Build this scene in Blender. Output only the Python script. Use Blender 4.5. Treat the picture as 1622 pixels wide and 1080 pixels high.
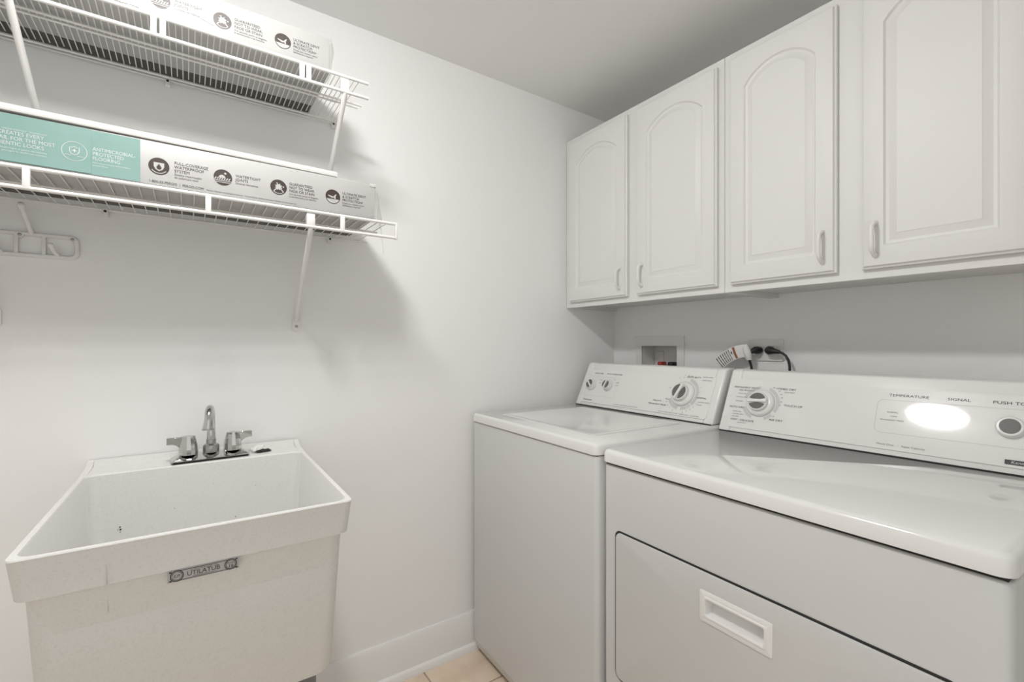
import bpy, bmesh, math, random
from mathutils import Matrix, Vector
random.seed(7)
for o in list(bpy.data.objects): bpy.data.objects.remove(o)
S = bpy.context.scene
COL = S.collection
PI = math.pi

# ------------------------------------------------------------------ camera
cam_d = bpy.data.cameras.new('camera'); cam = bpy.data.objects.new('camera', cam_d); COL.objects.link(cam)
cam.location = (-1.686, -1.570, 1.162)
cam.rotation_euler = (PI/2, 0, -math.radians(34.7))
cam_d.sensor_width = 36; cam_d.sensor_fit = 'HORIZONTAL'
cam_d.lens = 740/1622*36
cam_d.shift_y = 7/1622
cam_d.clip_start = 0.02
S.camera = cam
# ------------------------------------------------------------------ light and exposure
W = bpy.data.worlds.new('world'); S.world = W; W.use_nodes = True
W.node_tree.nodes['Background'].inputs[0].default_value = (1, 0.995, 0.985, 1)
W.node_tree.nodes['Background'].inputs[1].default_value = 0.85  # even fill light, enters by the opening added in the front wall
LAMP_POS = (-1.70, -0.86)          # flush ceiling lamp of the room
LAMP_STRENGTH = 162.0
vs = S.view_settings
vs.view_transform = 'Standard'; vs.look = 'None'; vs.gamma = 1.0; vs.use_curve_mapping = False
vs.exposure = 0.0
ROOM_X, ROOM_Y, ROOM_H = -3.30, -2.15, 2.222

# ------------------------------------------------------------------ materials
def mat(name, col, rough=0.5, metal=0.0, coat=0.0, noise=None, bump=None, emit=None, spec=0.5):
    m = bpy.data.materials.new(name); m.use_nodes = True
    nt = m.node_tree; b = nt.nodes['Principled BSDF']
    b.inputs['Base Color'].default_value = (*col, 1)
    b.inputs['Roughness'].default_value = rough
    b.inputs['Metallic'].default_value = metal
    b.inputs['Coat Weight'].default_value = coat
    b.inputs['Coat Roughness'].default_value = 0.04
    b.inputs['Specular IOR Level'].default_value = spec
    if emit:
        b.inputs['Emission Color'].default_value = (*emit[0], 1); b.inputs['Emission Strength'].default_value = emit[1]
    tc = nt.nodes.new('ShaderNodeTexCoord')
    if noise:                                   # (scale, second colour, low, high)
        n = nt.nodes.new('ShaderNodeTexNoise'); n.inputs['Scale'].default_value = noise[0]; n.inputs['Detail'].default_value = 6
        nt.links.new(tc.outputs['Object'], n.inputs['Vector'])
        r = nt.nodes.new('ShaderNodeValToRGB')
        r.color_ramp.elements[0].position = noise[2]; r.color_ramp.elements[1].position = noise[3]
        r.color_ramp.elements[0].color = (*noise[1], 1); r.color_ramp.elements[1].color = (*col, 1)
        nt.links.new(n.outputs['Fac'], r.inputs['Fac']); nt.links.new(r.outputs['Color'], b.inputs['Base Color'])
    if bump:                                    # (scale, strength)
        n = nt.nodes.new('ShaderNodeTexNoise'); n.inputs['Scale'].default_value = bump[0]; n.inputs['Detail'].default_value = 3
        nt.links.new(tc.outputs['Object'], n.inputs['Vector'])
        bp = nt.nodes.new('ShaderNodeBump'); bp.inputs['Strength'].default_value = bump[1]; bp.inputs['Distance'].default_value = 0.002
        nt.links.new(n.outputs['Fac'], bp.inputs['Height']); nt.links.new(bp.outputs['Normal'], b.inputs['Normal'])
    return m
WALLC = (0.885, 0.883, 0.873)
M = {
 'wall': mat('wall_paint', WALLC, 0.7, noise=(1.5, (0.874, 0.872, 0.862), .4, .65), bump=(180, .06)),
 'ceil': mat('ceiling_paint', (0.865, 0.862, 0.852), 0.85, bump=(140, .08)),
 'trim': mat('trim_paint', (0.82, 0.81, 0.79), 0.4),
 'cab': mat('cabinet_foil', (0.75, 0.745, 0.73), 0.48, bump=(40, .01)),
 'cabin': mat('cabinet_carcass', (0.74, 0.73, 0.71), 0.5),
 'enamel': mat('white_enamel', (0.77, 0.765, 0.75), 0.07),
 'enamel_shade': mat('white_enamel_shade', (0.61, 0.607, 0.596), 0.20),  # same enamel darkened, the weaker light on the fronts put into its colour
 'plastic': mat('white_plastic', (0.80, 0.79, 0.775), 0.25),
 'panel': mat('console_panel', (0.80, 0.79, 0.775), 0.045),
 'grey': mat('grey_grip', (0.13, 0.125, 0.12), 0.45),
 'ltgrey': mat('light_grey_print', (0.42, 0.415, 0.41), 0.4),
 'midgrey': mat('mid_grey_print', (0.60, 0.595, 0.585), 0.4),
 'ink': mat('black_ink', (0.035, 0.028, 0.026), 0.5),
 'inkgrey': mat('grey_ink', (0.16, 0.155, 0.15), 0.5),
 'inkbrown': mat('brown_ink', (0.045, 0.030, 0.026), 0.45),
 'white': mat('white_ink', (0.62, 0.66, 0.64), 0.5),
 'wire': mat('white_vinyl_wire', (0.82, 0.81, 0.79), 0.35),
 'box': mat('carton_white', (0.50, 0.496, 0.485), 0.5, noise=(9, (0.475, 0.471, 0.46), .35, .6)),
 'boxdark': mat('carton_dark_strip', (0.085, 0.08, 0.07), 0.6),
 'teal': mat('carton_teal', (0.205, 0.345, 0.315), 0.45, noise=(12, (0.225, 0.365, 0.335), .4, .65)),
 'tub': mat('tub_plastic', (0.76, 0.755, 0.73), 0.42, noise=(240, (0.715, 0.708, 0.682), .30, .50), bump=(400, .10)),
 'chrome': mat('chrome', (0.60, 0.60, 0.59), 0.07, metal=1),
 'brushed': mat('brushed_metal', (0.42, 0.415, 0.41), 0.28, metal=1),
 'screw': mat('screw_metal', (0.35, 0.34, 0.33), 0.35, metal=1),
 'dark': mat('dark_gap', (0.02, 0.02, 0.02), 0.7),
 'rubber': mat('black_rubber', (0.012, 0.012, 0.012), 0.45),
 'red': mat('red_plastic', (0.42, 0.045, 0.025), 0.4),
 'orange': mat('orange_print', (0.30, 0.10, 0.05), 0.5),
 'paper': mat('paper', (0.78, 0.77, 0.75), 0.6),
 'foil': mat('label_foil', (0.42, 0.41, 0.395), 0.38, metal=.3),
 'grout': mat('grout', (0.50, 0.42, 0.33), 0.9),
 'tile': mat('floor_tile', (0.80, 0.665, 0.525), 0.42, noise=(14, (0.72, 0.58, 0.445), .36, .62), bump=(60, .08)),
 'legs': mat('grey_steel_leg', (0.18, 0.18, 0.18), 0.5),
 'lampbase': mat('lamp_base', (0.7, 0.69, 0.66), 0.4),
 'lamp': mat('lamp_glass', (0.9, 0.88, 0.84), 0.3, emit=((1.0, 0.992, 0.975), LAMP_STRENGTH)),
 'grime': mat('dark_speck', (0.05, 0.045, 0.04), 0.8),
}
def film_mat():
    m = bpy.data.materials.new('clear_shrink_film'); m.use_nodes = True; nt = m.node_tree; nt.nodes.clear()
    N = nt.nodes.new; ln = nt.links.new
    out = N('ShaderNodeOutputMaterial'); tr = N('ShaderNodeBsdfTransparent'); gl = N('ShaderNodeBsdfGlossy'); df = N('ShaderNodeBsdfDiffuse'); tl = N('ShaderNodeBsdfTranslucent')
    gl.inputs['Roughness'].default_value = .2
    for q in (df, tl): q.inputs['Color'].default_value = (.85, .845, .83, 1)
    a = N('ShaderNodeMixShader'); a.inputs[0].default_value = .5; ln(df.outputs[0], a.inputs[1]); ln(tl.outputs[0], a.inputs[2])
    b = N('ShaderNodeMixShader'); b.inputs[0].default_value = .12; ln(a.outputs[0], b.inputs[1]); ln(gl.outputs[0], b.inputs[2])
    c = N('ShaderNodeMixShader'); c.inputs[0].default_value = .26; ln(tr.outputs[0], c.inputs[1]); ln(b.outputs[0], c.inputs[2]); ln(c.outputs[0], out.inputs[0])
    return m
M['film'] = film_mat()

# ------------------------------------------------------------------ mesh helpers
def box(bm, x0, x1, y0, y1, z0, z1, bev=0, seg=2):
    vs_ = [bm.verts.new((x, y, z)) for x in (x0, x1) for y in (y0, y1) for z in (z0, z1)]
    f = [(0,1,3,2),(4,6,7,5),(0,4,5,1),(2,3,7,6),(0,2,6,4),(1,5,7,3)]
    fs = [bm.faces.new([vs_[i] for i in q]) for q in f]
    if bev:
        es = list({e for fc in fs for e in fc.edges})
        bmesh.ops.bevel(bm, geom=es, offset=bev, segments=seg, profile=.5, affect='EDGES')
def ring(bm, pts): return [bm.verts.new(p) for p in pts]
def bridge(bm, a, b):
    n = len(a)
    for i in range(n): bm.faces.new((a[i], a[(i+1) % n], b[(i+1) % n], b[i]))
def tube(bm, path, r, n=8, caps=True):
    path = [Vector(p) for p in path]; rs = r if isinstance(r, (list, tuple)) else [r]*len(path)
    prev = None; nrm = None; first = None
    for i, p in enumerate(path):
        d = (path[min(i+1, len(path)-1)] - path[max(i-1, 0)]).normalized()
        if nrm is None:
            a = Vector((0,0,1)) if abs(d.z) < .9 else Vector((1,0,0)); nrm = d.cross(a).normalized()
        nrm = (nrm - d*nrm.dot(d)).normalized(); bn = d.cross(nrm)
        cur = ring(bm, [p + (nrm*math.cos(2*PI*k/n) + bn*math.sin(2*PI*k/n))*rs[i] for k in range(n)])
        if prev: bridge(bm, prev, cur)
        else: first = cur
        prev = cur
    if caps: bm.faces.new(list(reversed(first))); bm.faces.new(prev)
def lathe(bm, prof, n=32, cap0=True, cap1=True, sx=1, sy=1):
    prev = first = None
    for r, z in prof:
        cur = ring(bm, [(sx*r*math.cos(2*PI*k/n), sy*r*math.sin(2*PI*k/n), z) for k in range(n)])
        if prev: bridge(bm, prev, cur)
        else: first = cur
        prev = cur
    if cap0: bm.faces.new(list(reversed(first)))
    if cap1: bm.faces.new(prev)
def prism(bm, poly, z0, z1):
    a = ring(bm, [(x, y, z0) for x, y in poly]); b = ring(bm, [(x, y, z1) for x, y in poly])
    bridge(bm, a, b); bm.faces.new(list(reversed(a))); bm.faces.new(b)
def rrect(x0, x1, y0, y1, r, n=5):
    out = []
    for cx, cy, a0 in ((x1-r, y1-r, 0), (x0+r, y1-r, 90), (x0+r, y0+r, 180), (x1-r, y0+r, 270)):
        for k in range(n+1):
            a = math.radians(a0 + 90*k/n); out.append((cx + r*math.cos(a), cy + r*math.sin(a)))
    return out
def obj(name, bm, m, parent=None, smooth=True, mx=None, ang=.65):
    if mx is not None: bm.transform(mx)
    bmesh.ops.remove_doubles(bm, verts=bm.verts, dist=1e-6)
    bmesh.ops.recalc_face_normals(bm, faces=bm.faces)
    if smooth:
        for f in bm.faces: f.smooth = True
        for e in bm.edges:
            if len(e.link_faces) == 2 and e.calc_face_angle(0) > ang: e.smooth = False
    me = bpy.data.meshes.new(name); bm.to_mesh(me); bm.free()
    me.materials.append(M[m])
    o = bpy.data.objects.new(name, me); COL.objects.link(o)
    if parent: o.parent = parent
    return o
def flat(name, bm, m, parent=None, mx=None):            # thin print: keep its normals as drawn
    if mx is not None: bm.transform(mx)
    me = bpy.data.meshes.new(name); bm.to_mesh(me); bm.free(); me.materials.append(M[m])
    o = bpy.data.objects.new(name, me); COL.objects.link(o)
    if parent: o.parent = parent
    o['kind'] = 'stuff'
    return o
def share(src, name, parent, loc=(0,0,0), rot=(0,0,0)):
    o = bpy.data.objects.new(name, src.data); COL.objects.link(o); o.parent = parent
    o.location = loc; o.rotation_euler = rot
    return o
def tag(o, label, cat, group=None, kind=None):
    o['label'] = label; o['category'] = cat
    if group: o['group'] = group
    if kind: o['kind'] = kind
    return o
def thing(name, label, cat, loc=(0,0,0), rz=0, group=None, kind=None):
    o = bpy.data.objects.new(name, None); COL.objects.link(o); o.location = loc; o.rotation_euler = (0, 0, rz)
    o.empty_display_size = .05
    return tag(o, label, cat, group, kind)
NB = bmesh.new
def frame(o, ex, ey):
    ex = Vector(ex).normalized(); ey = Vector(ey).normalized(); n = ex.cross(ey)
    return Matrix(((ex.x, ey.x, n.x, o[0]), (ex.y, ey.y, n.y, o[1]), (ex.z, ey.z, n.z, o[2]), (0,0,0,1)))
def T(x, y, z=0): return Matrix.Translation((x, y, z))
_tc = {}
def text_into(bm, s, x, y, cap, z=0.0006, align='LEFT', sx=1.12, shear=0, bold=0):
    """flat lettering added to a bmesh in its own plane; cap = capital height in metres"""
    cu = bpy.data.curves.new('t', 'FONT'); cu.body = s; cu.align_x = align; cu.size = cap/0.69; cu.shear = shear
    cu.resolution_u = 3; cu.offset = 0.0
    ob = bpy.data.objects.new('t', cu)
    me = ob.to_mesh(); me2 = me.copy(); ob.to_mesh_clear()
    me2.transform(T(x, y, z) @ Matrix.Diagonal((sx, 1, 1, 1)))
    bm.from_mesh(me2); bpy.data.meshes.remove(me2); bpy.data.objects.remove(ob); bpy.data.curves.remove(cu)
def disc_into(bm, x, y, r, z=.0005, n=28, r0=0, a0=0, a1=360, sx=1):
    full = a1-a0 >= 360
    k = n if full else n+1
    an = [math.radians(a0+(a1-a0)*i/n) for i in range(k)]
    out = [bm.verts.new((x+sx*r*math.cos(a), y+r*math.sin(a), z)) for a in an]
    if r0 <= 0 and full: bm.faces.new(out); return
    inn = [bm.verts.new((x+sx*r0*math.cos(a), y+r0*math.sin(a), z)) for a in an]
    for i in range(n):
        j = (i+1) % k
        bm.faces.new((out[i], out[j], inn[j], inn[i]))
def poly_into(bm, pts, z=.0005): bm.faces.new([bm.verts.new((x, y, z)) for x, y in pts])
def rect_into(bm, x0, x1, y0, y1, z=.0005): poly_into(bm, [(x0,y0),(x1,y0),(x1,y1),(x0,y1)], z)
def outline_into(bm, pts, w, z=.0005):
    """closed thin line of width w along a convex loop"""
    cx = sum(p[0] for p in pts)/len(pts); n = len(pts); inn = []
    for i in range(n):
        p0, p1, p2 = Vector(pts[i-1]), Vector(pts[i]), Vector(pts[(i+1) % n])
        d = (p2-p0).normalized(); nr = Vector((-d.y, d.x)); inn.append(p1 + nr*w)
    a = [bm.verts.new((p[0], p[1], z)) for p in pts]; b = [bm.verts.new((p.x, p.y, z)) for p in inn]
    for i in range(n): bm.faces.new((a[i], a[(i+1) % n], b[(i+1) % n], b[i]))

# ================================================================== SETTING
# walls
bm = NB(); box(bm, ROOM_X-.1, .12, 0, .1, 0, ROOM_H)
tag(obj('wall_back', bm, 'wall'), 'white painted wall behind the utility sink and wire shelves', 'wall', kind='structure')
HY0, HY1, HZ0, HZ1 = -.360, -.166, .985, 1.164        # hole for the supply box
bm = NB()
for a in ((0,.12, HY1, 0, 0, ROOM_H), (0,.12, ROOM_Y, HY0, 0, ROOM_H), (0,.12, HY0, HY1, 0, HZ0), (0,.12, HY0, HY1, HZ1, ROOM_H)): box(bm, *a)
tag(obj('wall_right', bm, 'wall'), 'white wall behind the laundry machines and wall cabinets', 'wall', kind='structure')
bm = NB(); box(bm, ROOM_X-.1, ROOM_X, ROOM_Y, 0, 0, ROOM_H)
tag(obj('wall_left', bm, 'wall'), 'white painted wall outside the left edge of the picture', 'wall', kind='structure')
OX0, OX1, OZ = -2.95, -1.05, 2.06                     # unseen opening added behind the camera so world light fills the room
bm = NB()
for a in ((ROOM_X-.1, OX0, ROOM_Y-.1, ROOM_Y, 0, ROOM_H), (OX1, .12, ROOM_Y-.1, ROOM_Y, 0, ROOM_H), (OX0, OX1, ROOM_Y-.1, ROOM_Y, OZ, ROOM_H)): box(bm, *a)
tag(obj('wall_front', bm, 'wall'), 'white painted wall with a wide opening added behind the camera for fill light', 'wall', kind='structure')
bm = NB(); box(bm, ROOM_X-.1, .12, ROOM_Y-.1, .1, ROOM_H, ROOM_H+.08)
tag(obj('ceiling', bm, 'ceil'), 'plain off white ceiling of the laundry room', 'ceiling', kind='structure')
# floor with single tiles
fl = thing('floor', 'beige ceramic tile floor between sink and washer', 'floor', kind='structure')
bm = NB(); box(bm, ROOM_X-.1, .12, ROOM_Y-.1, .1, -.08, -.004); obj('grout_bed', bm, 'grout', fl)
TS = .302; first = None
nx = int(math.ceil((0-ROOM_X)/TS))+1; ny = int(math.ceil((0-ROOM_Y)/TS))+1
for i in range(-4, nx):
    for j in range(0, ny):
        x1 = -.9985 - (i-0)*TS; x0 = x1-TS; y1 = -.012 - j*TS + .115; y0 = y1-TS
        if x1 <= ROOM_X or x0 >= -.02 or y0 >= -.02 or y1 <= ROOM_Y: continue
        g = .0025
        X0, X1, Y0, Y1 = max(x0+g, ROOM_X), min(x1-g, 0), max(y0+g, ROOM_Y), min(y1-g, 0)
        bm = NB(); box(bm, X0, X1, Y0, Y1, -.004, 0, .0012, 1); obj('tile', bm, 'tile', fl)
# baseboards with cap moulding and shoe moulding
def baseboard(name, mx, L, label):
    t = thing(name, label, 'baseboard', kind='structure')
    def strip(nm, pts, m):
        bm = NB(); a = ring(bm, [(0, y, z) for y, z in pts]); b = ring(bm, [(L, y, z) for y, z in pts])
        bridge(bm, a, b); bm.faces.new(list(reversed(a))); bm.faces.new(b); obj(nm, bm, m, t, mx=mx)
    strip('board', [(0,0),(-.013,0),(-.013,.118),(-.010,.124),(-.009,.136),(-.005,.141),(0,.141)], 'trim')
    strip('shoe_moulding', [(-.013,0),(-.028,0),(-.027,.012),(-.023,.021),(-.013,.026)], 'trim')
baseboard('baseboard_back', frame((ROOM_X, 0, 0), (1,0,0), (0,1,0)), -ROOM_X, 'white baseboard with shoe moulding under the sink wall')
baseboard('baseboard_left', frame((ROOM_X, ROOM_Y, 0), (0,1,0), (-1,0,0)), -ROOM_Y, 'white baseboard outside the left edge of the picture')

# ------------------------------------------------------------------ ceiling lamp (gives the room its light)
lamp = thing('ceiling_lamp', 'oval white flush ceiling lamp with ribbed glass dome, mirrored in the dryer panel', 'lamp', (LAMP_POS[0], LAMP_POS[1], ROOM_H))
bm = NB(); lathe(bm, [(.126,0),(.126,-.010),(.118,-.018),(.09,-.018)], 40, cap1=True); obj('lamp_base', bm, 'lampbase', lamp)
bm = NB()
prof = [(.108,-.018),(.112,-.026),(.106,-.040),(.090,-.053),(.064,-.063),(.030,-.069),(.012,-.070)]
n = 60; prev = None
for r, z in prof:
    cur = ring(bm, [((r + (.0018 if k % 2 else -.0018))*math.cos(2*PI*k/n), (r + (.0018 if k % 2 else -.0018))*math.sin(2*PI*k/n), z) for k in range(n)])
    if prev: bridge(bm, prev, cur)
    prev = cur
bm.faces.new(prev); obj('glass_dome', bm, 'lamp', lamp, ang=2)
bm = NB(); lathe(bm, [(.024,-.069),(.026,-.073),(.018,-.079),(.010,-.085),(.004,-.089)], 20); obj('finial', bm, 'brushed', lamp)
lamp.scale = (.66, 1.04, 1)

# ================================================================== WALL CABINETS
def arch_loop(w0, w1, zb, zs, rise, n=14):
    """outline of the arched panel, counter-clockwise seen from the front (u right, v up)"""
    pts = [(w0, zb), (w1, zb), (w1, zs)]
    half = (w1-w0)/2; R = (half*half + rise*rise)/(2*rise); cx = (w0+w1)/2; cz = zs + rise - R
    a = math.asin(half/R)
    for k in range(1, n): t = a - 2*a*k/n; pts.append((cx + R*math.sin(t), cz + R*math.cos(t)))
    pts.append((w0, zs))
    return pts
def inset(pts, d):
    n = len(pts); out = []
    for i in range(n):
        p0, p1, p2 = Vector(pts[i-1]), Vector(pts[i]), Vector(pts[(i+1) % n])
        d1 = (p1-p0).normalized(); d2 = (p2-p1).normalized()
        n1 = Vector((-d1.y, d1.x)); n2 = Vector((-d2.y, d2.x)); b = (n1+n2).normalized()
        out.append(tuple(p1 + b*(d/max(.35, b.dot(n1)))))
    return out
def cabinet_door(w, h):
    bm = NB(); th = .019
    L0 = [(0,0),(w,0),(w,h),(0,h)]
    def lp(pts, z): return ring(bm, [(x, y, z) for x, y in pts])
    back = lp(L0, 0); a = lp(L0, th-.008); b = lp(inset(L0, .004), th-.006); c = lp(inset(L0, .0065), th-.001); d = lp(inset(L0, .010), th)
    bm.faces.new(list(reversed(back))); bridge(bm, back, a); bridge(bm, a, b); bridge(bm, b, c); bridge(bm, c, d)
    A = arch_loop(.046, w-.046, .052, h-.105, .052)
    l1 = lp(A, th); l2 = lp(inset(A, .004), th-.005); l3 = lp(inset(A, .010), th-.0065); l4 = lp(inset(A, .024), th-.002); l5 = lp(inset(A, .026), th-.0004)
    bridge(bm, l1, l2); bridge(bm, l2, l3); bridge(bm, l3, l4); bridge(bm, l4, l5); bm.faces.new(l5)
    es = []
    for lpv in (d, l1):
        for i in range(len(lpv)):
            e = bm.edges.get((lpv[i], lpv[(i+1) % len(lpv)])) or bm.edges.new((lpv[i], lpv[(i+1) % len(lpv)])); es.append(e)
    bmesh.ops.triangle_fill(bm, edges=es, use_beauty=True)
    return bm
CZ0, CZ1, CD = 1.327, 2.062, -.305
def wall_cabinet(y0, y1, doors, label):
    t = thing('wall_cabinet', label, 'cabinet', (0, 0, CZ0), group='white wall cabinets over the machines')
    H = CZ1-CZ0
    yl, yr = y0-.0005, y1+.0005
    bm = NB()
    for a in ((CD+.019, -.001, yl-.016, yl, .0, H), (CD+.019, -.001, yr, yr+.016, 0, H), (CD+.019, -.001, yr+.016, yl-.016, H-.016, H),
              (CD+.019, -.001, yr+.016, yl-.016, .014, .030), (-.013, -.001, yr+.016, yl-.016, .03, H-.016)): box(bm, *a)
    obj('carcass', bm, 'cabin', t)
    bm = NB(); st = .040
    for a in ((yl-st, yl, 0, H), (yr, yr+st, 0, H), (yr+st, yl-st, 0, .042), (yr+st, yl-st, H-.042, H)): box(bm, CD, CD+.019, *a)
    ym = (doors[0][1]+doors[1][0])/2; box(bm, CD, CD+.019, ym-.04, ym+.04, .042, H-.042)
    obj('face_frame', bm, 'cab', t)
    for k, (a, b) in enumerate(doors):
        w = a-b; h = .690
        F = frame((CD-.001, a, .022), (0,-1,0), (0,0,1))
        d = obj('door', cabinet_door(w, h), 'cab', t, mx=F, ang=.5)
        # pull
        u = w-.030 if k == 0 else .030
        bm = NB(); z0, z1 = .030, .110
        path = [(u, z0, .017), (u, z0+.004, .030), (u, z0+.012, .040), (u, z0+.022, .042), (u, z1-.022, .042), (u, z1-.012, .040), (u, z1-.004, .030), (u, z1, .017)]
        tube(bm, path, [.0065,.0055,.005,.0045,.0045,.005,.0055,.0065], 10)
        obj('handle', bm, 'plastic', d, mx=F)
    return t
wall_cabinet(-.0025, -.746, [(-.036,-.360), (-.408,-.727)], 'white two door wall cabinet in the corner above the washer')
wall_cabinet(-.7465, -1.425, [(-.771,-1.058), (-1.112,-1.399)], 'white two door wall cabinet above the dryer')

# ================================================================== SUPPLY BOX AND OUTLET ON THE RIGHT WALL
sb = thing('supply_box', 'white recessed water supply box in the wall behind the washer', 'supply box', (0, -.264, 1.09))
o = Vector((0, -.264, 1.09))
bm = NB()
for y0, y1, z0, z1 in ((-.389,-.355,.955,1.201), (-.171,-.137,.955,1.201), (-.355,-.171,1.160,1.201), (-.355,-.171,.955,.990)): box(bm, -.006, 0, y0, y1, z0, z1)
bm.transform(Matrix.Translation(-o)); obj('frame', bm, 'plastic', sb)
bm = NB()
y0, y1, z0, z1, xd = -.355, -.171, .990, 1.160, .085
for a in ((.0, xd, y0-.004, y0, z0, z1), (0, xd, y1, y1+.004, z0, z1), (0, xd, y0-.004, y1+.004, z1, z1+.003), (0, xd, y0-.004, y1+.004, z0-.003, z0), (xd, xd+.004, y0, y1, z0, z1)): box(bm, *a)
box(bm, xd-.004, xd, -.222, -.176, 1.00, 1.135, .003)
bm.transform(Matrix.Translation(-o)); obj('recess', bm, 'plastic', sb, smooth=False)
for y, m in ((-.238, 'red'), (-.292, 'rubber')):
    bm = NB(); tube(bm, [(.05, y, .995), (.05, y, 1.075)], .009, 12); bm.transform(Matrix.Translation(-o)); v = obj('valve', bm, 'brushed', sb)
    bm = NB(); box(bm, .032, .068, y-.012, y+.012, 1.066, 1.090, .004); box(bm, .028, .036, y-.014, y+.014, 1.062, 1.072, .003)
    bm.transform(Matrix.Translation(-o)); h = obj('valve_handle', bm, m, v); h['label'] = ('red' if m == 'red' else 'black') + ' valve handle'
op = thing('outlet', 'white wall outlet plate with two black plugs behind the machines', 'outlet', (0, -.720, 1.145))
F = frame((-.0005, -.720, 1.145), (0,-1,0), (0,0,1)); F0 = Matrix.Translation((0,.720,-1.145)) @ F
bm = NB(); prism(bm, rrect(-.059,.059,-.037,.037,.004), 0, .006); obj('plate', bm, 'plastic', op, mx=F0)
for u in (-.020, .020):
    bm = NB(); prism(bm, rrect(u-.015,u+.015,-.017,.017,.008), .006, .0085); obj('socket', bm, 'plastic', op, mx=F0)
bm = NB(); lathe(bm, [(.003,.006),(.003,.0075)], 12); obj('screw', bm, 'screw', op, mx=F0)
def plug(name, label, u, parts):
    t = thing(name, label, 'power cord', (-.009, -.720-u, 1.145))
    Fp = Matrix.Translation((.009, .720+u, -1.145)) @ F
    return t, Fp
t, Fp = plug('power_cord', 'black power cord curving down right from the wall outlet', .022, None)
bm = NB()
tube(bm, [(.022,0,.0095),(.022,0,.020),(.026,0,.030),(.036,-.001,.036),(.050,-.003,.037),(.064,-.006,.036)], [.0135,.0145,.0150,.0125,.0085,.0055], 14)
obj('plug', bm, 'rubber', t, mx=Fp)
bm = NB()
P = [(.060,-.005,.036),(.072,-.009,.036),(.084,-.018,.037),(.093,-.033,.038),(.097,-.054,.039),(.098,-.08,.040),(.097,-.12,.040),(.094,-.2,.035)]
tube(bm, P, .0042, 10); obj('cord', bm, 'rubber', t, mx=Fp)
t, Fp = plug('power_cord', 'black power cord with white paper tag hanging from wall outlet', -.018, None)
bm = NB()
tube(bm, [(-.018,0,.0095),(-.018,0,.022),(-.021,.000,.033),(-.027,-.003,.042),(-.034,-.008,.048)], [.0125,.0135,.0130,.0085,.0055], 14)
obj('plug', bm, 'rubber', t, mx=Fp)
bm = NB(); tube(bm, [(-.030,-.006,.046),(-.036,-.014,.049),(-.036,-.030,.047),(-.030,-.055,.043),(-.026,-.10,.040),(-.025,-.2,.035)], .0042, 10); obj('cord', bm, 'rubber', t, mx=Fp)

# warning tag: a strip of paper folded round the cord, curling down to the left
tg = thing('paper_tag', 'white printed warning tag with brown stripe wrapped on the power cord', 'tag', (-.055, -.66, 1.13))
TG = Matrix.Translation((.055, .66, -1.13))
def tag_pt(s, w):                                   # s along the strip 0..1, w across 0..1
    u = -.048 - .100*s; v = .010 - .008*s - .044*s*s; n_ = .056 + .004*math.sin(s*2.5)
    ang = -.20 - .55*s; hw = .046
    return (u + (w-.5)*hw*math.sin(-ang)*-1.0, v + (w-.5)*hw*math.cos(ang) - .012, n_ - .010*(w-.5)**2)
FT = TG @ frame((-.0005, -.720, 1.145), (0,-1,0), (0,0,1))
def strip_mesh(s0, s1, w0, w1, off, ns=10, nw=3, th=0):
    bm = NB(); g = []
    for i in range(ns+1):
        row = []
        for j in range(nw+1):
            p = tag_pt(s0+(s1-s0)*i/ns, w0+(w1-w0)*j/nw); row.append(bm.verts.new((p[0], p[1], p[2]+off)))
        g.append(row)
    for i in range(ns):
        for j in range(nw): bm.faces.new((g[i][j], g[i][j+1], g[i+1][j+1], g[i+1][j]))
    if th: bmesh.ops.solidify(bm, geom=bm.faces[:], thickness=th)
    return bm
obj('sheet', strip_mesh(-.12, 1, 0, 1, 0, 14, 4, .0004), 'paper', tg, mx=FT)
obj('brown_stripe', strip_mesh(.30, .38, .04, .96, .0006), 'orange', tg, mx=FT)
bm = NB()
for k in range(7):
    s0 = .50+.070*k
    for a, b in ((.06,.34),(.38,.60),(.64,.94)):
        q = [tag_pt(s0, a), tag_pt(s0, b), tag_pt(s0+.024, b), tag_pt(s0+.024, a)]
        bm.faces.new([bm.verts.new((p[0], p[1], p[2]+.0007)) for p in q])
q = [tag_pt(.42,.45), tag_pt(.42,.75), tag_pt(.475,.6)]
bm.faces.new([bm.verts.new((p[0], p[1], p[2]+.0007)) for p in q])
obj('printed_lines', bm, 'ink', tg, mx=FT, smooth=False)['kind'] = 'stuff'
bm = NB()                                            # the part wrapped round the cord
for i in range(9):
    pass
tube(bm, [(-.046,.012,.050),(-.040,-.004,.053),(-.036,-.020,.052),(-.034,-.034,.049)], [.010,.013,.012,.009], 14, caps=False)
obj('wrapped_end', bm, 'paper', tg, mx=FT)

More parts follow.
